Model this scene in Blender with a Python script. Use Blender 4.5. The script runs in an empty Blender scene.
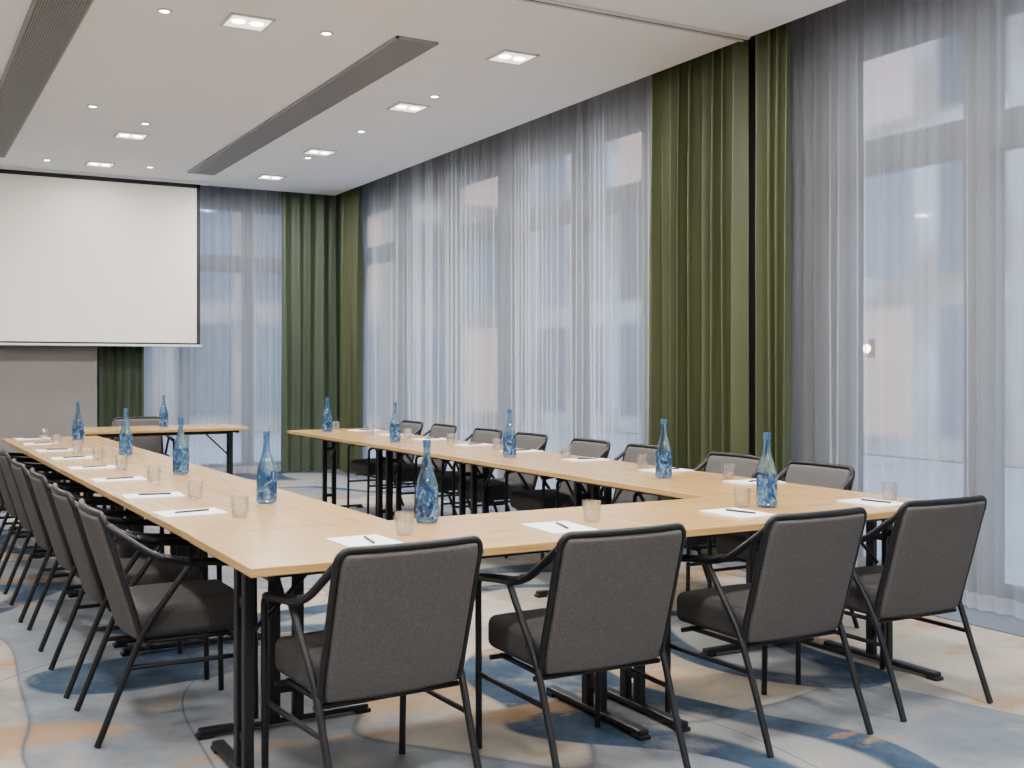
import bpy, bmesh, math, random
from mathutils import Vector, Matrix
random.seed(7)
C = bpy.context.scene.collection
H = 3.48

# ------------------------------------------------------------ materials
def new_mat(name):
    m = bpy.data.materials.new(name); m.use_nodes = True
    nt = m.node_tree
    return m, nt, nt.nodes['Principled BSDF']
def N(nt, t, **kw):
    n = nt.nodes.new(t)
    for k, v in kw.items():
        if hasattr(n, k): setattr(n, k, v)
        else: n.inputs[k].default_value = v
    return n
def ramp(nt, stops, interp='LINEAR'):
    r = nt.nodes.new('ShaderNodeValToRGB'); r.color_ramp.interpolation = interp
    e = r.color_ramp.elements
    while len(e) < len(stops): e.new(0.5)
    for i, (p, c) in enumerate(stops):
        e[i].position = p; e[i].color = (*c, 1) if len(c) == 3 else c
    return r
def mapping(nt, coord='Object', scale=(1,1,1), rot=(0,0,0), loc=(0,0,0)):
    tc = nt.nodes.new('ShaderNodeTexCoord'); mp = nt.nodes.new('ShaderNodeMapping')
    mp.inputs['Scale'].default_value = scale; mp.inputs['Rotation'].default_value = rot; mp.inputs['Location'].default_value = loc
    nt.links.new(tc.outputs[coord], mp.inputs['Vector']); return mp
def noisy(name, c1, c2, scale=20, rough=.6, mscale=(1,1,1), metallic=0, bump=0, spec=.5, detail=4):
    m, nt, b = new_mat(name)
    mp = mapping(nt, scale=mscale)
    n = N(nt, 'ShaderNodeTexNoise', Scale=scale, Detail=detail)
    nt.links.new(mp.outputs[0], n.inputs['Vector'])
    r = ramp(nt, [(.3, c1), (.7, c2)])
    nt.links.new(n.outputs['Fac'], r.inputs[0]); nt.links.new(r.outputs[0], b.inputs['Base Color'])
    b.inputs['Roughness'].default_value = rough; b.inputs['Metallic'].default_value = metallic
    b.inputs['Specular IOR Level'].default_value = spec
    if bump:
        bp = N(nt, 'ShaderNodeBump', Strength=bump, Distance=.01)
        nt.links.new(n.outputs['Fac'], bp.inputs['Height']); nt.links.new(bp.outputs[0], b.inputs['Normal'])
    return m
def emis(name, col, s):
    m, nt, b = new_mat(name)
    b.inputs['Base Color'].default_value = (*col, 1)
    b.inputs['Emission Color'].default_value = (*col, 1); b.inputs['Emission Strength'].default_value = s
    return m

M_black = noisy('black_powder_coated_metal', (.0055,.006,.0075), (.0085,.0095,.0115), 60, .45, spec=.35)
M_ceil = noisy('white_ceiling_paint', (.865,.90,.935), (.885,.92,.955), 3, .9, spec=.1)
M_wall = noisy('grey_taupe_wall_paint', (.195,.183,.175), (.21,.197,.188), 3, .9, spec=.1)
M_wallw = noisy('light_wall_paint', (.55,.56,.58), (.58,.59,.61), 3, .85, spec=.2)
M_track = noisy('grey_track_metal', (.10,.10,.10), (.13,.13,.13), 30, .5)
M_lip = noisy('white_trim_metal', (.6,.6,.6), (.66,.66,.66), 30, .5)
M_slate = noisy('slate_floor_strip', (.085,.10,.13), (.12,.14,.17), 40, .6)
M_frame = noisy('dark_window_aluminium', (.010,.010,.012), (.016,.016,.019), 20, .5)
M_vent = noisy('grey_louvre_metal', (.24,.255,.275), (.29,.305,.325), 120, .6)
M_vent_shade = noisy('painted_recess_shade', (.08,.085,.09), (.11,.115,.12), 50, .8)  # flat backing coloured dark to imitate the shade of a recess
M_paper = noisy('white_paper', (.82,.83,.85), (.86,.87,.89), 30, .7)
M_pen = noisy('black_pen_plastic', (.012,.012,.014), (.02,.02,.022), 50, .3)
M_chrome = noisy('chrome', (.6,.6,.6), (.7,.7,.7), 50, .2, metallic=1)
M_screen = noisy('matte_white_screen_fabric', (.77,.75,.70), (.79,.77,.72), 2, .9, spec=.1)
M_sblack = noisy('black_screen_border', (.01,.01,.012), (.014,.014,.016), 20, .7)
M_cap = noisy('blue_bottle_cap', (.02,.07,.18), (.035,.10,.23), 40, .3)
M_emP = emis('warm_lamp_glow', (1,.91,.76), 18)
M_emS = emis('warm_spot_glow', (1,.91,.76), 24)
M_panel = emis('frosted_diffuser', (.97,.91,.82), 2.2)
M_lantern = emis('lantern_globe_glow', (1,.66,.36), 20)

def fabric(name, c1, c2, wscale=580):
    m, nt, b = new_mat(name)
    mp = mapping(nt)
    n = N(nt, 'ShaderNodeTexNoise', Scale=wscale, Detail=3)
    n2 = N(nt, 'ShaderNodeTexVoronoi', Scale=wscale*.7)
    nt.links.new(mp.outputs[0], n.inputs['Vector']); nt.links.new(mp.outputs[0], n2.inputs['Vector'])
    mx = N(nt, 'ShaderNodeMath', operation='MULTIPLY'); nt.links.new(n.outputs['Fac'], mx.inputs[0])
    ad = N(nt, 'ShaderNodeMath', operation='ADD'); ad.inputs[1].default_value = .55
    nt.links.new(n2.outputs['Distance'], ad.inputs[0]); nt.links.new(ad.outputs[0], mx.inputs[1])
    r = ramp(nt, [(.22, c1), (.72, c2)]); nt.links.new(mx.outputs[0], r.inputs[0])
    nt.links.new(r.outputs[0], b.inputs['Base Color'])
    b.inputs['Roughness'].default_value = .95; b.inputs['Specular IOR Level'].default_value = .15
    bp = N(nt, 'ShaderNodeBump', Strength=.4, Distance=.002)
    nt.links.new(mx.outputs[0], bp.inputs['Height']); nt.links.new(bp.outputs[0], b.inputs['Normal'])
    return m
M_fab = fabric('grey_woven_fabric', (.034,.032,.031), (.132,.123,.119))
M_fabs = fabric('charcoal_woven_fabric', (.021,.020,.020), (.080,.076,.075))

def wood():
    m, nt, b = new_mat('light_oak_laminate')
    mp = mapping(nt, scale=(1.0, 26, 26))
    n = N(nt, 'ShaderNodeTexNoise', Scale=3.2, Detail=9, Roughness=.7, Distortion=.3)
    nt.links.new(mp.outputs[0], n.inputs['Vector'])
    r = ramp(nt, [(.28, (.31,.172,.058)), (.5, (.48,.29,.106)), (.72, (.575,.36,.14))])
    nt.links.new(n.outputs['Fac'], r.inputs[0]); nt.links.new(r.outputs[0], b.inputs['Base Color'])
    b.inputs['Roughness'].default_value = .22; b.inputs['Specular IOR Level'].default_value = .5
    return m
M_wood = wood()

def carpet():
    m, nt, b = new_mat('patterned_carpet')
    L = nt.links.new
    mp = mapping(nt, 'Object', scale=(1, .8, 1), rot=(0,0,.5), loc=(3.1,1.7,0))
    def noise(scale, det=2, rough=.5, dist=0., vec=None, off=None):
        n = N(nt,'ShaderNodeTexNoise',Scale=scale,Detail=det,Roughness=rough,Distortion=dist)
        src = (vec or mp).outputs[0]
        if off is not None:
            a=N(nt,'ShaderNodeVectorMath',operation='ADD'); a.inputs[1].default_value=off; L(src,a.inputs[0]); src=a.outputs[0]
        L(src,n.inputs['Vector']); return n
    def mix(fac, a, bcol):
        x=N(nt,'ShaderNodeMix',data_type='RGBA'); L(fac,x.inputs[0]); L(a,x.inputs[6])
        if isinstance(bcol,tuple): x.inputs[7].default_value=(*bcol,1)
        else: L(bcol,x.inputs[7])
        return x.outputs[2]
    brush = noise(2.6,8,.66)
    bo = N(nt,'ShaderNodeMath',operation='MULTIPLY_ADD'); L(brush.outputs[0],bo.inputs[0]); bo.inputs[1].default_value=.05; bo.inputs[2].default_value=-.025
    def mask(n, lo, hi, top=1.0, br=True):
        r=ramp(nt,[(lo,(0,0,0)),(hi,(top,)*3)])
        if br:
            a=N(nt,'ShaderNodeMath',operation='ADD'); L(n.outputs[0],a.inputs[0]); L(bo.outputs[0],a.inputs[1]); L(a.outputs[0],r.inputs[0])
        else: L(n.outputs[0],r.inputs[0])
        return r.outputs[0]
    nb = noise(1.2,8,.64,0,None,(7,3,0)); rb = ramp(nt,[(.36,(.23,.225,.22)),(.46,(.34,.31,.265)),(.60,(.42,.37,.30))]); L(nb.outputs[0],rb.inputs[0]); col=rb.outputs[0]
    mp2 = mapping(nt,'Object',scale=(.8,1.5,1),rot=(0,0,-.4),loc=(1.3,.4,0))
    no = noise(1.0,8,.64,.2,mp2); col = mix(mask(no,.515,.60,.8), col, (.34,.205,.10))
    ns = noise(.55,1.0,.4,.5,None,(12,5,0))
    rs = ramp(nt,[(.33,(.125,.155,.195)),(.5,(.175,.20,.23)),(.67,(.26,.265,.27))]); L(brush.outputs[0],rs.inputs[0])
    col = mix(mask(ns,.520,.525,.94,False), col, rs.outputs[0])
    nn = noise(.62,1.0,.4,.6,None,(3,21,0))
    rn = ramp(nt,[(.34,(.020,.036,.064)),(.5,(.040,.066,.104)),(.66,(.078,.108,.148))]); L(brush.outputs[0],rn.inputs[0])
    col = mix(mask(nn,.533,.538,1,False), col, rn.outputs[0])
    col = mix(mask(nn,.600,.610,.9,False), col, (.29,.29,.28))
    no2 = noise(1.1,8,.66,.2,mp2,(9,9,0)); col = mix(mask(no2,.57,.64,.8), col, (.35,.22,.115))
    def line(n, c, w, colr, col):
        s=N(nt,'ShaderNodeMath',operation='SUBTRACT'); L(n.outputs[0],s.inputs[0]); s.inputs[1].default_value=c
        a=N(nt,'ShaderNodeMath',operation='ABSOLUTE'); L(s.outputs[0],a.inputs[0])
        l=ramp(nt,[(w*.5,(.8,.8,.8)),(w*1.6,(0,0,0))]); L(a.outputs[0],l.inputs[0])
        return mix(l.outputs[0], col, colr)
    col = line(ns,.521,.003,(.05,.075,.12),col)
    nl = noise(.45,.5,.3,.8,None,(30,2,0)); col = line(nl,.47,.0022,(.05,.07,.11),col)
    nw = noise(2.4,9,.72); col = mix(mask(nw,.51,.66,.36,False), col, (.38,.355,.32))
    n3 = noise(260,2); r5 = ramp(nt, [(.3,(.66,.66,.66)),(.7,(1.06,1.06,1.06))]); L(n3.outputs['Fac'], r5.inputs[0])
    mx4 = N(nt, 'ShaderNodeMix', data_type='RGBA', blend_type='MULTIPLY'); mx4.inputs[0].default_value=1
    L(col, mx4.inputs[6]); L(r5.outputs[0], mx4.inputs[7])
    L(mx4.outputs[2], b.inputs['Base Color']); b.inputs['Roughness'].default_value=1; b.inputs['Specular IOR Level'].default_value=.1
    return m
M_carpet = carpet()

def curtain_mat(name, c1, c2):
    m, nt, b = new_mat(name)
    mp = mapping(nt, scale=(2,2,.3))
    n = N(nt, 'ShaderNodeTexNoise', Scale=4, Detail=3); nt.links.new(mp.outputs[0], n.inputs['Vector'])
    r = ramp(nt, [(.3,c1),(.7,c2)]); nt.links.new(n.outputs['Fac'], r.inputs[0]); nt.links.new(r.outputs[0], b.inputs['Base Color'])
    b.inputs['Roughness'].default_value=.5; b.inputs['Sheen Weight'].default_value=.08; b.inputs['Specular IOR Level'].default_value=.35
    return m
M_green = curtain_mat('olive_green_drape', (.050,.060,.023), (.064,.075,.030))
M_green_shade = curtain_mat('shaded_tone_green_drape', (.042,.061,.036), (.052,.072,.043))  # same cloth as the olive drapes, its shaded look put into the colour

def sheer_mat(name, lo, hi):
    m = bpy.data.materials.new(name); m.use_nodes=True; nt=m.node_tree; nt.nodes.clear(); L=nt.links.new
    out = N(nt,'ShaderNodeOutputMaterial')
    tr = N(nt,'ShaderNodeBsdfTransparent'); tr.inputs[0].default_value=(.99,.99,1,1)
    df = N(nt,'ShaderNodeBsdfDiffuse'); df.inputs[0].default_value=(.77,.79,.81,1)
    tl = N(nt,'ShaderNodeBsdfTranslucent'); tl.inputs[0].default_value=(.93,.945,.955,1)
    a = N(nt,'ShaderNodeMixShader'); a.inputs[0].default_value=.68; L(df.outputs[0],a.inputs[1]); L(tl.outputs[0],a.inputs[2])
    mp = mapping(nt, scale=(5,5,.05)); n = N(nt,'ShaderNodeTexNoise',Scale=3,Detail=3,Roughness=.45); L(mp.outputs[0],n.inputs['Vector'])
    r = ramp(nt,[(.32,(lo,)*3),(.68,(hi,)*3)]); L(n.outputs['Fac'],r.inputs[0])
    tc=N(nt,'ShaderNodeTexCoord'); sx=N(nt,'ShaderNodeSeparateXYZ'); L(tc.outputs['Object'],sx.inputs[0])
    lt=N(nt,'ShaderNodeMath',operation='LESS_THAN'); L(sx.outputs['Z'],lt.inputs[0]); lt.inputs[1].default_value=.10
    ml=N(nt,'ShaderNodeMath',operation='MULTIPLY_ADD'); L(lt.outputs[0],ml.inputs[0]); ml.inputs[1].default_value=.22; L(r.outputs[0],ml.inputs[2])
    mx = N(nt,'ShaderNodeMixShader'); L(ml.outputs[0],mx.inputs[0]); L(tr.outputs[0],mx.inputs[1]); L(a.outputs[0],mx.inputs[2])
    L(mx.outputs[0],out.inputs[0]); return m
M_sheer = sheer_mat('white_sheer_voile', .33, .45)
M_sheer2 = sheer_mat('thin_white_sheer_voile', .31, .42)

def mix_glass(name, tcol, rough=.05, refl=.08, haze=0, hcol=(.9,.95,1), ior=0, gfac=0, gcol=(1,1,1)):
    m, nt, b = new_mat(name); L=nt.links.new
    out=nt.nodes['Material Output']; tr=N(nt,'ShaderNodeBsdfTransparent'); tr.inputs[0].default_value=(*tcol,1)
    g=N(nt,'ShaderNodeBsdfGlossy'); g.inputs['Roughness'].default_value=rough
    d=N(nt,'ShaderNodeBsdfDiffuse'); d.inputs[0].default_value=(*hcol,1)
    a=N(nt,'ShaderNodeMixShader'); a.inputs[0].default_value=haze; L(tr.outputs[0],a.inputs[1]); L(d.outputs[0],a.inputs[2])
    mx=N(nt,'ShaderNodeMixShader'); mx.inputs[0].default_value=refl; L(a.outputs[0],mx.inputs[1]); L(g.outputs[0],mx.inputs[2])
    if gfac:
        b.inputs['Base Color'].default_value=(*gcol,1); b.inputs['Transmission Weight'].default_value=1
        b.inputs['Roughness'].default_value=.01; b.inputs['IOR'].default_value=ior
        m2=N(nt,'ShaderNodeMixShader'); m2.inputs[0].default_value=gfac; L(mx.outputs[0],m2.inputs[1]); L(b.outputs[0],m2.inputs[2]); L(m2.outputs[0],out.inputs[0])
    else: L(mx.outputs[0],out.inputs[0])
    return m
M_pane = mix_glass('window_glass', (.93,.96,.98), .02, .02)
M_bglass = mix_glass('blue_tinted_glass', (.42,.68,.92), .03, .12, .03, (.2,.45,.75), 1.33, .5, (.34,.60,.88))
M_cglass = mix_glass('clear_glass', (.965,.98,.99), .03, .10, 0, (.9,.95,1), 1.5, .28)

def label_mat():
    m, nt, b = new_mat('blue_silver_printed_label'); L=nt.links.new
    out=nt.nodes['Material Output']
    mp = mapping(nt, scale=(22,22,14)); n=N(nt,'ShaderNodeTexNoise',Scale=1.7,Detail=4,Distortion=1.0); L(mp.outputs[0],n.inputs['Vector'])
    r = ramp(nt,[(0,(.015,.05,.13)),(.46,(.025,.08,.19)),(.52,(.07,.17,.32)),(.56,(.26,.38,.50)),(.60,(.05,.13,.28))],'LINEAR'); L(n.outputs['Fac'],r.inputs[0])
    L(r.outputs[0],b.inputs['Base Color']); b.inputs['Roughness'].default_value=.12
    n2=N(nt,'ShaderNodeTexNoise',Scale=1.2,Detail=3,Distortion=.8); a=N(nt,'ShaderNodeVectorMath',operation='ADD'); a.inputs[1].default_value=(5,2,8); L(mp.outputs[0],a.inputs[0]); L(a.outputs[0],n2.inputs['Vector'])
    r2=ramp(nt,[(.44,(0,0,0)),(.52,(.75,.75,.75))]); L(n2.outputs['Fac'],r2.inputs[0])
    tr=N(nt,'ShaderNodeBsdfTransparent'); mx=N(nt,'ShaderNodeMixShader'); L(r2.outputs[0],mx.inputs[0]); L(tr.outputs[0],mx.inputs[1]); L(b.outputs[0],mx.inputs[2]); L(mx.outputs[0],out.inputs[0])
    return m
M_label = label_mat()

def facade_mat(name, wall1, wall2, axis='Y', W=1.7, Hh=2.5):
    m, nt, b = new_mat(name); L=nt.links.new
    tc=N(nt,'ShaderNodeTexCoord'); sx=N(nt,'ShaderNodeSeparateXYZ'); L(tc.outputs['Object'],sx.inputs[0])
    cb=N(nt,'ShaderNodeCombineXYZ'); L(sx.outputs[axis],cb.inputs[0]); L(sx.outputs['Z'],cb.inputs[1])
    br=N(nt,'ShaderNodeTexBrick'); br.offset=0; L(cb.outputs[0],br.inputs['Vector'])
    br.inputs['Scale'].default_value=1; br.inputs['Brick Width'].default_value=W; br.inputs['Row Height'].default_value=Hh; br.inputs['Mortar Size'].default_value=.34
    br.inputs['Mortar Smooth'].default_value=.6
    br.inputs['Color1'].default_value=(.04,.05,.07,1); br.inputs['Color2'].default_value=(.17,.21,.27,1)
    n=N(nt,'ShaderNodeTexNoise',Scale=.6,Detail=2); L(cb.outputs[0],n.inputs['Vector'])
    r=ramp(nt,[(.38,wall1),(.60,wall2)]); L(n.outputs['Fac'],r.inputs[0]); L(r.outputs[0],br.inputs['Mortar'])
    L(br.outputs['Color'],b.inputs['Base Color']); b.inputs['Roughness'].default_value=.7
    dv=N(nt,'ShaderNodeVectorMath',operation='DIVIDE'); dv.inputs[1].default_value=(W,Hh,1); L(cb.outputs[0],dv.inputs[0])
    fl=N(nt,'ShaderNodeVectorMath',operation='FLOOR'); L(dv.outputs[0],fl.inputs[0])
    wn=N(nt,'ShaderNodeTexWhiteNoise'); L(fl.outputs[0],wn.inputs['Vector'])
    gt=N(nt,'ShaderNodeMath',operation='GREATER_THAN'); gt.inputs[1].default_value=.62; L(wn.outputs['Value'],gt.inputs[0])
    iv=N(nt,'ShaderNodeMath',operation='SUBTRACT'); iv.inputs[0].default_value=1; L(br.outputs['Fac'],iv.inputs[1])
    ml=N(nt,'ShaderNodeMath',operation='MULTIPLY'); L(gt.outputs[0],ml.inputs[0]); L(iv.outputs[0],ml.inputs[1])
    m2=N(nt,'ShaderNodeMath',operation='MULTIPLY'); m2.inputs[1].default_value=.75; L(ml.outputs[0],m2.inputs[0])
    b.inputs['Emission Color'].default_value=(1,.62,.40,1)
    L(m2.outputs[0],b.inputs['Emission Strength'])
    return m
M_fac = facade_mat('stone_facade', (.30,.22,.18), (.56,.55,.56))
M_fac2 = facade_mat('stone_facade_dark', (.30,.22,.18), (.48,.38,.32), axis='X')
M_street = noisy('street_paving', (.25,.27,.30), (.38,.40,.43), 2, .8)

# ------------------------------------------------------------ mesh helpers
def obj_from_bm(name, bm, mat, parent=None, smooth=False, link=True):
    bmesh.ops.recalc_face_normals(bm, faces=bm.faces)
    me = bpy.data.meshes.new(name); bm.to_mesh(me); bm.free()
    for mm in (mat if isinstance(mat,(list,tuple)) else [mat]): me.materials.append(mm)
    if smooth:
        for p in me.polygons: p.use_smooth = True
        try: me.set_sharp_from_angle(angle=math.radians(40))
        except Exception: pass
    o = bpy.data.objects.new(name, me); C.objects.link(o)
    if parent: o.parent = parent
    return o
def box(bm, x0,x1,y0,y1,z0,z1, bev=0, seg=2, mi=0):
    r = bmesh.ops.create_cube(bm, size=1)
    vs = r['verts']
    for v in vs:
        v.co = Vector(((x0+x1)/2+v.co.x*(x1-x0),(y0+y1)/2+v.co.y*(y1-y0),(z0+z1)/2+v.co.z*(z1-z0)))
    fs = set(f for v in vs for f in v.link_faces)
    for f in fs: f.material_index = mi
    if bev:
        es = list(set(e for v in vs for e in v.link_edges))
        bmesh.ops.bevel(bm, geom=es, offset=bev, segments=seg, affect='EDGES', profile=.5)
def catmull(pts, n=6):
    P = [Vector(p) for p in pts]; P = [P[0]*2-P[1]]+P+[P[-1]*2-P[-2]]
    out=[]
    for i in range(1,len(P)-2):
        for k in range(n):
            t=k/n; a,b,c,d=P[i-1],P[i],P[i+1],P[i+2]
            out.append(.5*((2*b)+(c-a)*t+(2*a-5*b+4*c-d)*t*t+(3*b-a-3*c+d)*t**3))
    out.append(P[-2]); return out
def rounded(pts, r=.04, n=6):
    P=[Vector(p) for p in pts]; out=[P[0]]
    for i in range(1,len(P)-1):
        a,b,c=P[i-1],P[i],P[i+1]
        ra=min(r,(a-b).length*.49, (c-b).length*.49)
        p=b+(a-b).normalized()*ra; q=b+(c-b).normalized()*ra
        for k in range(n+1):
            t=k/n; out.append(p*(1-t)**2+b*2*t*(1-t)+q*t*t)
    out.append(P[-1]); return out
def tube(bm, pts, r, seg=10, r2=None, flat=1.0):
    pts=[Vector(p) for p in pts]; rings=[]; N_=None
    for i,p in enumerate(pts):
        t=(pts[min(i+1,len(pts)-1)]-pts[max(i-1,0)]).normalized()
        if N_ is None:
            up=Vector((0,0,1)) if abs(t.z)<.9 else Vector((1,0,0)); N_=(up-t*up.dot(t)).normalized()
        else: N_=(N_-t*N_.dot(t)).normalized()
        B=t.cross(N_); rr=r if r2 is None else r+(r2-r)*i/(len(pts)-1)
        rings.append([bm.verts.new(p+N_*math.cos(2*math.pi*k/seg)*rr*flat+B*math.sin(2*math.pi*k/seg)*rr) for k in range(seg)])
    for a,b in zip(rings,rings[1:]):
        for k in range(seg): bm.faces.new((a[k],a[(k+1)%seg],b[(k+1)%seg],b[k]))
    bm.faces.new(rings[0][::-1]); bm.faces.new(rings[-1])
def lathe(bm, prof, seg=28, cx=0, cy=0):
    rings=[]
    for r,z in prof:
        if r<1e-6: rings.append([bm.verts.new((cx,cy,z))])
        else: rings.append([bm.verts.new((cx+math.cos(2*math.pi*k/seg)*r,cy+math.sin(2*math.pi*k/seg)*r,z)) for k in range(seg)])
    for a,b in zip(rings,rings[1:]):
        for k in range(seg):
            k2=(k+1)%seg
            if len(a)==1 and len(b)==1: continue
            if len(a)==1: bm.faces.new((a[0],b[k2],b[k]))
            elif len(b)==1: bm.faces.new((a[k],a[k2],b[0]))
            else: bm.faces.new((a[k],a[k2],b[k2],b[k]))
def empty(name, loc=(0,0,0), rz=0):
    e=bpy.data.objects.new(name,None); e.empty_display_size=.1; e.location=loc; e.rotation_euler=(0,0,rz); C.objects.link(e); return e
def tag(o,label,cat,group=None):
    o['label']=label; o['category']=cat
    if group: o['group']=group
def structure(o): o['kind']='structure'; return o
def copy_tree(root, loc, rz=0, label=None):
    def rec(o, par):
        c=o.copy(); C.objects.link(c)
        if par: c.parent=par
        for ch in list(o.children): rec(ch,c)
        return c
    kids=list(root.children)
    r=root.copy(); C.objects.link(r)
    for ch in kids: rec(ch,r)
    r.location=loc; r.rotation_euler=(0,0,rz)
    if label: r['label']=label
    return r
def place_many(root, spots):
    res=[]
    for s in spots[1:]:
        res.append(copy_tree(root, s[0], s[1], s[2] if len(s)>2 else None))
    s=spots[0]; root.location=s[0]; root.rotation_euler=(0,0,s[1])
    if len(s)>2: root['label']=s[2]
    return [root]+res

# ------------------------------------------------------------ room shell
XR=5.30; YB=13.75; XL=-4.0; YN=-3.0; CX=4.93; CY=13.35; HP=3.66
def sbox(name,*a,mat=None,bev=0):
    bm=bmesh.new(); box(bm,*a,bev=bev); return structure(obj_from_bm(name,bm,mat))
sbox('floor',XL-.2,XR+.2,YN-.2,YB+.2,-.1,0,mat=M_carpet)
sbox('ceiling',XL-.2,CX,YN-.2,CY,H,HP,mat=M_ceil)
bm=bmesh.new(); box(bm,XL-.2,XR+.2,YN-.2,YB+.2,HP,HP+.12); structure(obj_from_bm('ceiling_curtain_pocket',bm,M_ceil))
sbox('wall_left',XL-.15,XL,YN,YB,0,HP,mat=M_wallw)
sbox('wall_near',XL-.15,XR+.2,YN-.15,YN,0,HP,mat=M_wallw)
sbox('wall_far',XL-.15,2.09,13.36,YB+.15,0,HP,mat=M_wall)
sbox('wall_far_return',2.09,2.35,YB,YB+.15,0,HP,mat=M_wall)
sbox('wall_right',XR,XR+.2,YN,.4,0,HP,mat=M_wallw)
def window(name, horiz, a0,a1, pos, mulls, trans=2.5):
    bm=bmesh.new()
    def b(u0,u1,w0,w1,z0,z1):
        if horiz: box(bm,u0,u1,w0,w1,z0,z1)
        else: box(bm,w0,w1,u0,u1,z0,z1)
    b(a0,a1,pos,pos+.12,0,.12); b(a0,a1,pos,pos+.12,H-.22,HP); b(a0,a1,pos,pos+.12,trans,trans+.20)
    b(a0,a0+.08,pos,pos+.12,.12,H-.22); b(a1-.08,a1,pos,pos+.12,.12,H-.22)
    for mm,w in mulls: b(mm-w/2,mm+w/2,pos-.01,pos+.13,.12,H-.22)
    o=structure(obj_from_bm(name,bm,M_frame))
    bm=bmesh.new()
    if horiz: vs=[(a0,pos+.06,.1),(a1,pos+.06,.1),(a1,pos+.06,H-.2),(a0,pos+.06,H-.2)]
    else: vs=[(pos+.06,a0,.1),(pos+.06,a1,.1),(pos+.06,a1,H-.2),(pos+.06,a0,H-.2)]
    bm.faces.new([bm.verts.new(v) for v in vs])
    g=structure(obj_from_bm('glass_pane',bm,M_pane)); g.parent=o
    return o
window('window_1',False,.4,5.55,XR,[(1.7,.1),(3.0,.1),(4.15,.16),(5.25,.30)],2.52)
window('window_2',False,6.25,YB-.2,XR,[(7.15,.30),(8.3,.12),(9.6,.22),(10.9,.12),(12.2,.22)],2.62)
window('window_3',True,2.35,XR,YB,[(3.15,.12),(3.95,.12),(4.7,.1)])
sbox('wall_pier',XR,XR+.2,5.55,6.25,0,HP,mat=M_frame)  # pier coloured dark so the gap between the drapes looks shaded
sbox('trim_1',XL,CX,5.60,5.63,H-.012,H,mat=M_lip)
sbox('trim_2',XL,CX,5.63,5.665,H-.006,H,mat=M_track)
sbox('trim_3',XL,CX,5.665,5.685,H-.012,H,mat=M_lip)
sbox('trim_4',4.84,XR,.4,YB-.05,0,.006,mat=M_slate)

# ------------------------------------------------------------ curtains
def curtain(name, horiz, a0,a1,pos,wave,amp,mat,label,cat='curtain',z0=.015,z1=HP-.01,step=.008,rows=14,seed=0,flare=0.0,group=None,vari=.5,amin=.5):
    rnd=random.Random(seed); n=max(8,int((a1-a0)/step))
    k=[rnd.uniform(1-vari,1+vari) for _ in range(int((a1-a0)/wave)+4)]
    am=[rnd.uniform(amin,1.15) for _ in range(len(k)*2+8)]
    cols=[]; p=rnd.uniform(0,1)
    for i in range(n+1):
        t=i/n; idx=min(len(k)-1,int(t*(a1-a0)/wave)); p+=(a1-a0)/n/wave*k[idx]; cols.append(p)
    bm=bmesh.new(); grid=[]
    c0=(a0+a1)/2
    for j in range(rows+1):
        s=j/rows; z=z1+(z0-z1)*s; row=[]
        for i in range(n+1):
            p=cols[i]; q=p+.16*math.sin(s*2.6+p*1.7)*s
            ii=int(p)%len(am); f=p-int(p); a=am[ii]*(1-f)+am[(ii+1)%len(am)]*f
            base=math.sin(2*math.pi*q)
            sh=base*.86+.14*math.sin(4*math.pi*q+1.0+s)
            d=amp*a*sh*(.65+.35*min(1,s*3))+amp*.32*math.sin(q*1.9+s*1.5)*s
            edge=min(1,min(i,n-i)/6)
            u=a0+(a1-a0)*i/n; u=c0+(u-c0)*(1+flare*s); u+=amp*.35*math.cos(2*math.pi*q)*a*edge
            w=pos-d
            row.append(bm.verts.new((u,w,z) if horiz else (w,u,z)))
        grid.append(row)
    for j in range(rows):
        for i in range(n):
            bm.faces.new((grid[j][i],grid[j][i+1],grid[j+1][i+1],grid[j+1][i]))
    o=obj_from_bm(name,bm,mat)
    for pl in o.data.polygons: pl.use_smooth=True
    tag(o,label,cat,group); return o
lab='floor-length olive green pleated drape beside sheer window curtains'
curtain('drape',False,5.735,6.74,5.00,.12,.080,M_green,lab,seed=1,vari=.45)
curtain('drape',False,5.30,5.645,5.00,.11,.072,M_green,'narrow gathered olive green drape next to the ceiling track',seed=2,vari=.45)
curtain('drape',False,12.60,13.36,5.00,.125,.070,M_green,'olive green pleated drape hanging in the room corner',seed=3,vari=.45)
curtain('drape',True,4.27,5.04,13.44,.12,.060,M_green_shade,'green pleated drape in a painted shaded tone filling the far room corner',seed=4,vari=.45)
curtain('drape',True,2.12,2.62,13.44,.12,.060,M_green_shade,'green pleated drape in a painted shaded tone hanging behind the projection screen',seed=5,vari=.45)
sl='floor-length translucent white sheer curtain in front of a window'
i=10
for a0,a1,mt in ((6.5,9.58,M_sheer),(9.60,13.2,M_sheer),(3.30,5.52,M_sheer2),(1.2,3.27,M_sheer),(-1.5,1.17,M_sheer)):
    curtain('sheer_curtain',False,a0,a1,5.13,.10,.028,mt,sl,seed=i,group='white sheer curtains',vari=.65); i+=1
curtain('sheer_curtain',True,2.40,4.60,13.57,.10,.026,M_sheer,sl,seed=i,group='white sheer curtains',vari=.65)

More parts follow.
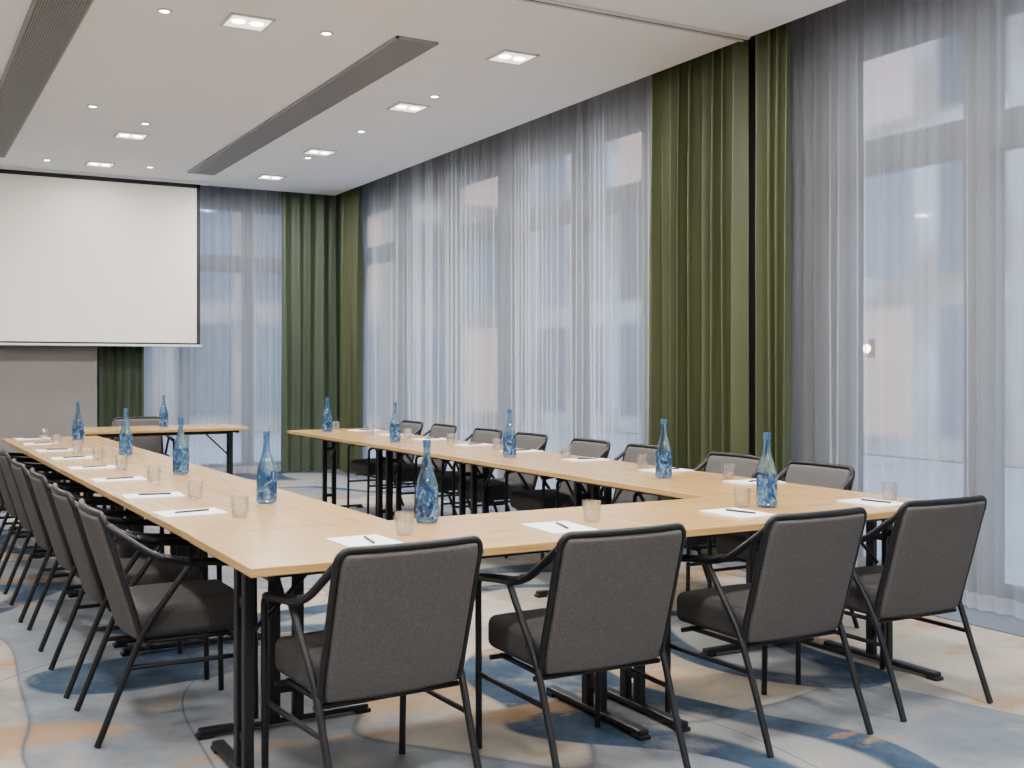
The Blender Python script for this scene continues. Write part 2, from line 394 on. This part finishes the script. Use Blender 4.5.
# ------------------------------------------------------------ outside
bm=bmesh.new(); box(bm,14,15,-10,34,-.1,9); o=obj_from_bm('building',bm,M_fac); tag(o,'pale stone building with rows of windows across the street','building')
bm=bmesh.new(); box(bm,-8,13.5,24,25,-.1,9); o=obj_from_bm('building',bm,M_fac2); tag(o,'brown stone building with lit windows beyond the courtyard','building')
bm=bmesh.new(); box(bm,-12,30,-20,40,-.3,-.12); o=structure(obj_from_bm('floor_street',bm,M_street))
root=empty('wall_lantern')
bm=bmesh.new(); box(bm,.10,.14,-.05,.05,-.15,.15,bev=.008); tube(bm,[(.12,0,-.1),(0,0,-.14),(0,0,-.10)],.012); obj_from_bm('bracket',bm,M_black,root)
bm=bmesh.new(); lathe(bm,[(0,-.07),(.04,-.06),(.06,-.02),(.065,.01),(.045,.05),(0,.07)],20); obj_from_bm('globe',bm,M_lantern,root,True)
tag(root,'glowing warm wall lantern on the building outside','lantern','warm wall lanterns')
place_many(root,[((13.86,y,z),0) for y,z in ((12.95,1.62),(10.9,1.60))])

# ------------------------------------------------------------ ceiling fixtures
def vent(x0,x1,y0,y1):
    root=empty('ceiling_air_vent',((x0+x1)/2,(y0+y1)/2,H)); w=(x1-x0)/2; l=(y1-y0)/2
    bm=bmesh.new()
    for a in ((-w,-w+.014,-l,l),(w-.014,w,-l,l),(-w,w,-l,-l+.014),(-w,w,l-.014,l)): box(bm,*a,-.018,0)
    obj_from_bm('frame',bm,M_vent,root)
    bm=bmesh.new(); box(bm,-w+.014,w-.014,-l+.014,l-.014,-.006,-.001); obj_from_bm('back_panel',bm,M_vent_shade,root)
    bm=bmesh.new(); n=18
    for k in range(n):
        x=-w+.014+(k+.5)*(2*w-.028)/n
        box(bm,x-.0042,x+.0042,-l+.014,l-.014,-.014,-.006)
    obj_from_bm('louvre_slats',bm,M_vent,root)
    tag(root,'long grey slotted air vent set in the white ceiling','air vent','ceiling air vents'); return root
vent(2.9,3.2,6.7,12.5); vent(.75,1.06,6.7,12.5); vent(2.9,3.2,-1.5,4.8)

def light_data(name,kind,e,size=.2,spot=1.6):
    d=bpy.data.lights.new(name,kind); d.energy=e; d.color=(1,.96,.915)
    if kind=='AREA': d.shape='SQUARE'; d.size=size
    if kind=='SPOT': d.spot_size=spot; d.spot_blend=.8; d.shadow_soft_size=.04
    return d
LA=light_data('panel_light_data','AREA',65,.24); LS=light_data('spot_light_data','SPOT',44,.1,1.5)
LA2=light_data('dimmed_panel_light_data','AREA',13,.24); LS2=light_data('dimmed_spot_light_data','SPOT',8,.1,1.5)
def dim(roots, ys, data):
    for r in roots:
        if r.location.y>ys and r.location.x<3.0:
            for ch in r.children:
                if ch.type=='LIGHT': ch.data=data
root=empty('square_downlight')
bm=bmesh.new(); s=.14
for a in ((-s,-s+.018,-s,s),(s-.018,s,-s,s),(-s,s,-s,-s+.018),(-s,s,s-.018,s)): box(bm,*a,-.012,0)
obj_from_bm('frame',bm,M_lip,root)
bm=bmesh.new(); box(bm,-s+.018,s-.018,-s+.018,s-.018,-.006,-.001); obj_from_bm('diffuser',bm,M_panel,root)
for x in (-.058,.058):
    bm=bmesh.new(); lathe(bm,[(0,-.011),(.04,-.011),(.044,-.006),(0,-.006)],20,x,0); obj_from_bm('lamp',bm,M_emP,root,True)
l=bpy.data.objects.new('lamp_light',LA); C.objects.link(l); l.parent=root; l.location=(0,0,-.03)
tag(root,'square recessed ceiling downlight with two warm lamps','ceiling light','square ceiling downlights')
sq=[(1.97,6.89),(3.80,6.77),(3.78,8.5),(1.99,10.8),(1.98,12.48),(3.79,10.7),(3.81,12.39),
    (3.8,4.4),(1.98,4.4),(3.8,2.4),(1.98,2.4),(3.8,.4),(1.98,.4),(0,2.4),(0,4.4),(0,.4),(-2,2.4),(-2,6.8),(-2,10.8),(0,-1.6),(-.1,6.8),(-.1,10.8)]
dim(place_many(root,[((x,y,H),0) for x,y in sq]),12.0,LA2)
root=empty('round_spotlight')
bm=bmesh.new(); lathe(bm,[(.028,-.001),(.045,-.001),(.047,-.006),(.040,-.011),(.030,-.008),(.028,-.001)],24); obj_from_bm('trim_ring',bm,M_lip,root,True)
bm=bmesh.new(); lathe(bm,[(0,-.007),(.027,-.007),(.027,-.001),(0,-.001)],20); obj_from_bm('lamp',bm,M_emS,root,True)
l=bpy.data.objects.new('lamp_light',LS); C.objects.link(l); l.parent=root; l.location=(0,0,-.03)
tag(root,'small round recessed ceiling spotlight glowing warm white','ceiling light','round ceiling spotlights')
sp=[(1.47,6.92),(2.48,6.87),(1.49,9.74),(2.0,10.2),(3.81,8.05),(3.79,9.57),(3.79,11.05),(1.46,12.5),(2.48,12.4),(2.6,4.6),(1.4,4.6),(2.6,2.4)]
dim(place_many(root,[((x,y,H),0) for x,y in sp]),12.0,LS2)

# ------------------------------------------------------------ projection screen
root=empty('projection_screen',(1.6,13.16,0))
bm=bmesh.new(); box(bm,-1.56,1.56,-.006,.0,1.60,3.41); obj_from_bm('screen_fabric',bm,M_screen,root)
bm=bmesh.new()
for a in ((-1.60,-1.56,1.58,3.45),(1.56,1.60,1.58,3.45),(-1.60,1.60,3.405,3.45),(-1.60,1.60,1.58,1.60)): box(bm,a[0],a[1],-.008,.002,a[2],a[3])
obj_from_bm('border',bm,M_sblack,root)
bm=bmesh.new(); box(bm,-1.62,1.62,-.016,.012,1.555,1.58,bev=.005); obj_from_bm('bottom_bar',bm,M_lip,root)
bm=bmesh.new(); box(bm,-1.7,1.7,-.05,.05,3.452,H,bev=.006); obj_from_bm('casing',bm,M_ceil,root)
tag(root,'large white pull-down projection screen with thin black border','projection screen')

# ------------------------------------------------------------ tables
def make_table(L, label):
    D=.744; root=empty('conference_table'); L-=.007
    bm=bmesh.new(); box(bm,-L/2,L/2,-D/2,D/2,.712,.74,bev=.0035,seg=2); obj_from_bm('tabletop',bm,M_wood,root)
    bm=bmesh.new(); box(bm,-L/2+.12,L/2-.12,-.20,-.165,.672,.712,bev=.003); box(bm,-L/2+.12,L/2-.12,.165,.20,.672,.712,bev=.003)
    obj_from_bm('support_rail',bm,M_black,root)
    for sgn in (-1,1):
        x=sgn*(L/2-.085)
        bm=bmesh.new()
        for y in (-.045,.045): box(bm,x-.016,x+.016,y-.02,y+.02,.03,.70,bev=.004)
        box(bm,x-.012,x+.012,-.30,.30,.684,.712,bev=.003)
        box(bm,x-.008,x+.008,-.045,.045,.12,.15); box(bm,x-.008,x+.008,-.045,.045,.55,.58)
        lg=obj_from_bm('leg',bm,M_black,root)
        bm=bmesh.new(); box(bm,x-.022,x+.022,-.32,.32,.012,.034,bev=.006)
        for y in (-.30,.30): box(bm,x-.024,x+.024,y-.03,y+.03,0,.016,bev=.004)
        f=obj_from_bm('foot',bm,M_black,lg)
        bm=bmesh.new(); tube(bm,[(x-sgn*.012,0,.45),(x-sgn*.26,0,.69)],.008,8); box(bm,x-sgn*.26-.02,x-sgn*.26+.02,-.17,.17,.685,.70)
        obj_from_bm('brace',bm,M_black,root)
    tag(root,label,'table','oak conference tables'); return root
tl='light oak conference table with black folding T-shaped legs'
t=make_table(1.52,tl)
place_many(t,[((1.67,3.535,0),0),((3.19,3.535,0),0)])
t=make_table(1.5,tl)
sp=[]
for k in range(4):
    y=3.914+.75+1.5*k
    sp.append(((1.290-.0175*(y-3.9),y,0),math.pi/2+.0175)); sp.append(((3.575,y,0),math.pi/2))
sp.append(((2.30,10.98,0),0,'separate light oak table with black folding legs near the screen'))
place_many(t,sp)

# ------------------------------------------------------------ chair (local: rear feet y=0, faces +y)
def make_chair():
    root=empty('armchair'); R=.0105
    bm=bmesh.new(); box(bm,-.223,.223,.125,.547,.352,.464,bev=.03,seg=5)
    for x in (-.15,-.075,0,.075,.15): bmesh.ops.bisect_plane(bm,geom=bm.verts[:]+bm.edges[:]+bm.faces[:],plane_co=(x,0,0),plane_no=(1,0,0))
    for y in (.2,.27,.34,.41,.48): bmesh.ops.bisect_plane(bm,geom=bm.verts[:]+bm.edges[:]+bm.faces[:],plane_co=(0,y,0),plane_no=(0,1,0))
    for v in bm.verts:
        if v.co.z>.44:
            v.co.z+=.018*(1-(v.co.x/.23)**2)*(1-((v.co.y-.335)/.22)**2)
    obj_from_bm('seat',bm,M_fabs,root,True)['label']='charcoal upholstered seat cushion'
    prof=[(.155,.345),(.125,.45),(.085,.58),(.05,.70),(.018,.80)]
    def py(z):
        for (a,za),(b,zb) in zip(prof,prof[1:]):
            if z<=zb: return a+(b-a)*(z-za)/(zb-za)
        return prof[-1][0]
    bm=bmesh.new(); box(bm,-.222,.222,-.018,.018,.352,.797,bev=.014,seg=3)
    for x in (-.16,-.08,0,.08,.16): bmesh.ops.bisect_plane(bm,geom=bm.verts[:]+bm.edges[:]+bm.faces[:],plane_co=(x,0,0),plane_no=(1,0,0))
    for z in (.43,.5,.57,.64,.71,.76): bmesh.ops.bisect_plane(bm,geom=bm.verts[:]+bm.edges[:]+bm.faces[:],plane_co=(0,0,z),plane_no=(0,0,1))
    def curve(x): return -.022*(1-(x/.235)**2)
    for v in bm.verts:
        if abs(v.co.x)>.19 and v.co.z<.38: v.co.x*=.97
        if abs(v.co.x)>.2 and v.co.z>.77: v.co.x*=.975
        v.co.y+=py(v.co.z)+curve(v.co.x)
        if v.co.y>py(v.co.z)+curve(v.co.x)+.005: v.co.y+=.010*(1-(v.co.x/.23)**2)
    obj_from_bm('backrest',bm,M_fab,root,True)['label']='brown-grey woven upholstered back panel'
    hw=.232; pts=[]
    left=[(-hw,y,z) for y,z in [(.150,.36),(.125,.45),(.085,.58),(.05,.70)]]
    zc,r=.808,.036
    for p in left: pts.append(Vector(p))
    for k in range(0,7):
        a=k/6*math.pi/2; x=-hw+r-r*math.cos(a); z=zc-r+r*math.sin(a); pts.append(Vector((x,py(min(z,.80))+curve(x)*(k/6),z)))
    for x in (-.12,-.06,0,.06,.12): pts.append(Vector((x,.016+curve(x),zc)))
    for k in range(6,-1,-1):
        a=k/6*math.pi/2; x=hw-r+r*math.cos(a); z=zc-r+r*math.sin(a); pts.append(Vector((x,py(min(z,.80))+curve(x)*(k/6),z)))
    for p in left[::-1]: pts.append(Vector((-p[0],p[1],p[2])))
    bm=bmesh.new(); tube(bm,pts,.0112,10); 
    tube(bm,[(-hw,.15,.362),(0,.145,.348),(hw,.15,.362)],.009,8)
    obj_from_bm('back_frame',bm,M_black,root,True)
    for s in (-1,1):
        a=catmull([(s*.234,.030,.765),(s*.240,.10,.715),(s*.248,.19,.655),(s*.252,.28,.625),(s*.252,.40,.612),(s*.250,.50,.600)],5)
        bm=bmesh.new(); tube(bm,a,.0155,12,flat=.78)
        tube(bm,rounded([(s*.251,.22,.648),(s*.252,.28,.630),(s*.252,.40,.618),(s*.250,.51,.605)],.03,3),.021,12,flat=.55)
        obj_from_bm('armrest',bm,M_black,root,True)
        bm=bmesh.new(); tube(bm,rounded([(s*.250,.49,.601),(s*.249,.548,.592),(s*.243,.556,0.002)],.04,6),.0115,10); obj_from_bm('leg',bm,M_black,root,True)
        bm=bmesh.new(); tube(bm,catmull([(s*.250,.32,.615),(s*.246,.235,.50),(s*.240,.155,.38),(s*.236,.075,.19),(s*.238,0,.002)],5),.0118,10); obj_from_bm('leg',bm,M_black,root,True)
        bm=bmesh.new(); tube(bm,[(s*.238,.105,.262),(s*.245,.553,.262)],.009,8); obj_from_bm('stretcher',bm,M_black,root,True)
    bm=bmesh.new(); tube(bm,[(-.24,.17,.335),(.24,.17,.335)],.009,8); tube(bm,[(-.243,.47,.335),(.243,.47,.335)],.009,8)
    for x in (-.2,.2): tube(bm,[(x,.17,.338),(x,.47,.338)],.009,8)
    obj_from_bm('seat_support',bm,M_black,root,True)
    tag(root,'dark upholstered armchair with black tubular metal frame','chair','upholstered conference armchairs'); return root
ch=make_chair()
sp=[]
lf='brown-grey upholstered armchair with black frame, back turned, at table end'
for x,y,r in ((1.325,2.93,.06),(2.02,2.86,-.02),(2.845,2.86,.01),(3.54,2.90,-.015)): sp.append(((x,y,0),r,lf))
ll='charcoal upholstered armchair with black frame tucked at long table'
for k,y in enumerate((4.31,4.98,5.82,6.5,7.32,8.0,8.82,9.45)): sp.append(((.645-.014*(y-4)+random.uniform(-.01,.01),y,0),-math.pi/2,ll))
lr='charcoal upholstered armchair with black frame at table beside curtains'
for k,y in enumerate((4.30,4.98,5.81,6.48,7.31,8.02,8.81,9.50)): sp.append(((4.29+random.uniform(-.01,.01),y,0),math.pi/2,lr))
sp.append(((2.2,11.66,0),math.pi,'charcoal armchair behind the separate table near the screen'))
place_many(ch,sp)

# ------------------------------------------------------------ table-top things
ZT=.7405
root=empty('water_bottle')
prof=[(0,0),(.034,0),(.0405,.004),(.0425,.012),(.0425,.112),(.0405,.135),(.035,.160),(.027,.185),(.0195,.210),(.0150,.235),(.0132,.262),(.0132,.284),(0,.284)]
bm=bmesh.new(); lathe(bm,prof,32); obj_from_bm('body',bm,M_bglass,root,True)
bm=bmesh.new(); lathe(bm,[(.0429,.014),(.0433,.014),(.0433,.112),(.0413,.136),(.0409,.136),(.0429,.112),(.0429,.014)],32)
obj_from_bm('label_wrap',bm,M_label,root,True)
bm=bmesh.new(); lathe(bm,[(.0136,.2845),(.0144,.2845),(.0148,.281),(.0148,.304),(.0138,.307),(0,.307),(0,.2845),(.0136,.2845)],24); obj_from_bm('cap',bm,M_cap,root,True)
tag(root,'blue glass water bottle with printed label on oak table','bottle','blue glass water bottles')
bt=[(1.762,3.79),(1.414,4.657),(1.39,6.14),(1.375,7.65),(1.31,9.28),(2.35,11.1),(3.43,9.48),(3.43,7.96),(3.50,6.27),(3.54,4.69),(3.18,3.51)]
place_many(root,[((x,y,ZT),random.uniform(0,6)) for x,y in bt])

root=empty('drinking_glass')
bm=bmesh.new(); lathe(bm,[(0,0),(.024,0),(.029,.003),(.0325,.020),(.0345,.045),(.0342,.078),(.0336,.0795),(.0330,.078),(.0332,.045),(.0310,.025),(.027,.014),(0,.012)],40)
obj_from_bm('tumbler',bm,M_cglass,root,True)
tag(root,'clear glass tumbler standing beside a white notepad','drinking glass','clear glass tumblers')
gl_left=[(1.19,4.27),(1.183,4.95),(1.175,5.78),(1.154,6.55),(1.15,7.32),(1.135,8.08),(1.10,8.85),(1.1,9.6)]
gl_right=[(3.80,4.486),(3.785,5.21),(3.78,6.03),(3.72,6.84),(3.71,7.55),(3.69,8.3),(3.65,9.0),(3.6,9.72)]
gl_front=[(1.56,3.537),(2.30,3.49),(3.09,3.56),(3.81,3.43)]
place_many(root,[((x,y,ZT),0) for x,y in gl_left+gl_right+gl_front])

root=empty('notepad')
bm=bmesh.new(); box(bm,-.092,.092,-.125,.125,0,.004); box(bm,-.0915,.0915,-.1245,.1245,.004,.0055); obj_from_bm('paper_sheets',bm,M_paper,root)
bm=bmesh.new(); box(bm,-.092,.092,.118,.1255,0,.006); obj_from_bm('binding',bm,M_paper,root)
tag(root,'white paper notepad lying on oak table','notepad','white notepads')
pads=[]
for i,(x,y) in enumerate(gl_left): pads.append((1.05-.006*(y-4),y+.20,-math.pi/2+random.uniform(-.08,.08)))
pads[7]=(1.02,9.70,-math.pi/2)
for i,(x,y) in enumerate(gl_right): pads.append((3.80,y-.20,math.pi/2+random.uniform(-.08,.08)))
for x,y in ((1.38,3.44),(2.11,3.41),(2.93,3.40),(3.66,3.38)): pads.append((x,y,random.uniform(-.1,.1)))
place_many(root,[((x,y,ZT),r) for x,y,r in pads])
root=empty('pen')
bm=bmesh.new(); tube(bm,[(0,-.068,.0042),(0,-.06,.0042),(0,.06,.0042),(0,.066,.0042)],.004,10); tube(bm,[(0,-.074,.0042),(0,-.068,.0042)],.0012,8,.0038)
obj_from_bm('barrel',bm,M_pen,root,True)
bm=bmesh.new(); box(bm,-.001,.001,.02,.064,.008,.0095); obj_from_bm('clip',bm,M_chrome,root)
tag(root,'slim black ballpoint pen lying on a white notepad','pen','black pens')
place_many(root,[((x+.01,y,ZT+.0058),r+random.choice((.25,.4,.1,-.2))) for x,y,r in pads])

# ------------------------------------------------------------ world, camera
w=bpy.data.worlds.new('sky'); bpy.context.scene.world=w; w.use_nodes=True
nt=w.node_tree; bg=nt.nodes['Background']
tc=N(nt,'ShaderNodeTexCoord'); sx=N(nt,'ShaderNodeSeparateXYZ'); nt.links.new(tc.outputs['Generated'],sx.inputs[0])
r=ramp(nt,[(0,(.44,.53,.63)),(.5,(.58,.74,.96)),(1,(.46,.62,.92))]); nt.links.new(sx.outputs['Z'],r.inputs[0])
nt.links.new(r.outputs[0],bg.inputs[0]); bg.inputs[1].default_value=4.2
cam=bpy.data.cameras.new('camera'); co=bpy.data.objects.new('camera',cam); C.objects.link(co)
co.location=(0,0,1.32); co.rotation_euler=(math.pi/2,0,-math.radians(29.3)); cam.lens=39.2; cam.sensor_width=36; cam.shift_y=-17/1024
cam.clip_start=.05; cam.clip_end=200
bpy.context.scene.camera=co
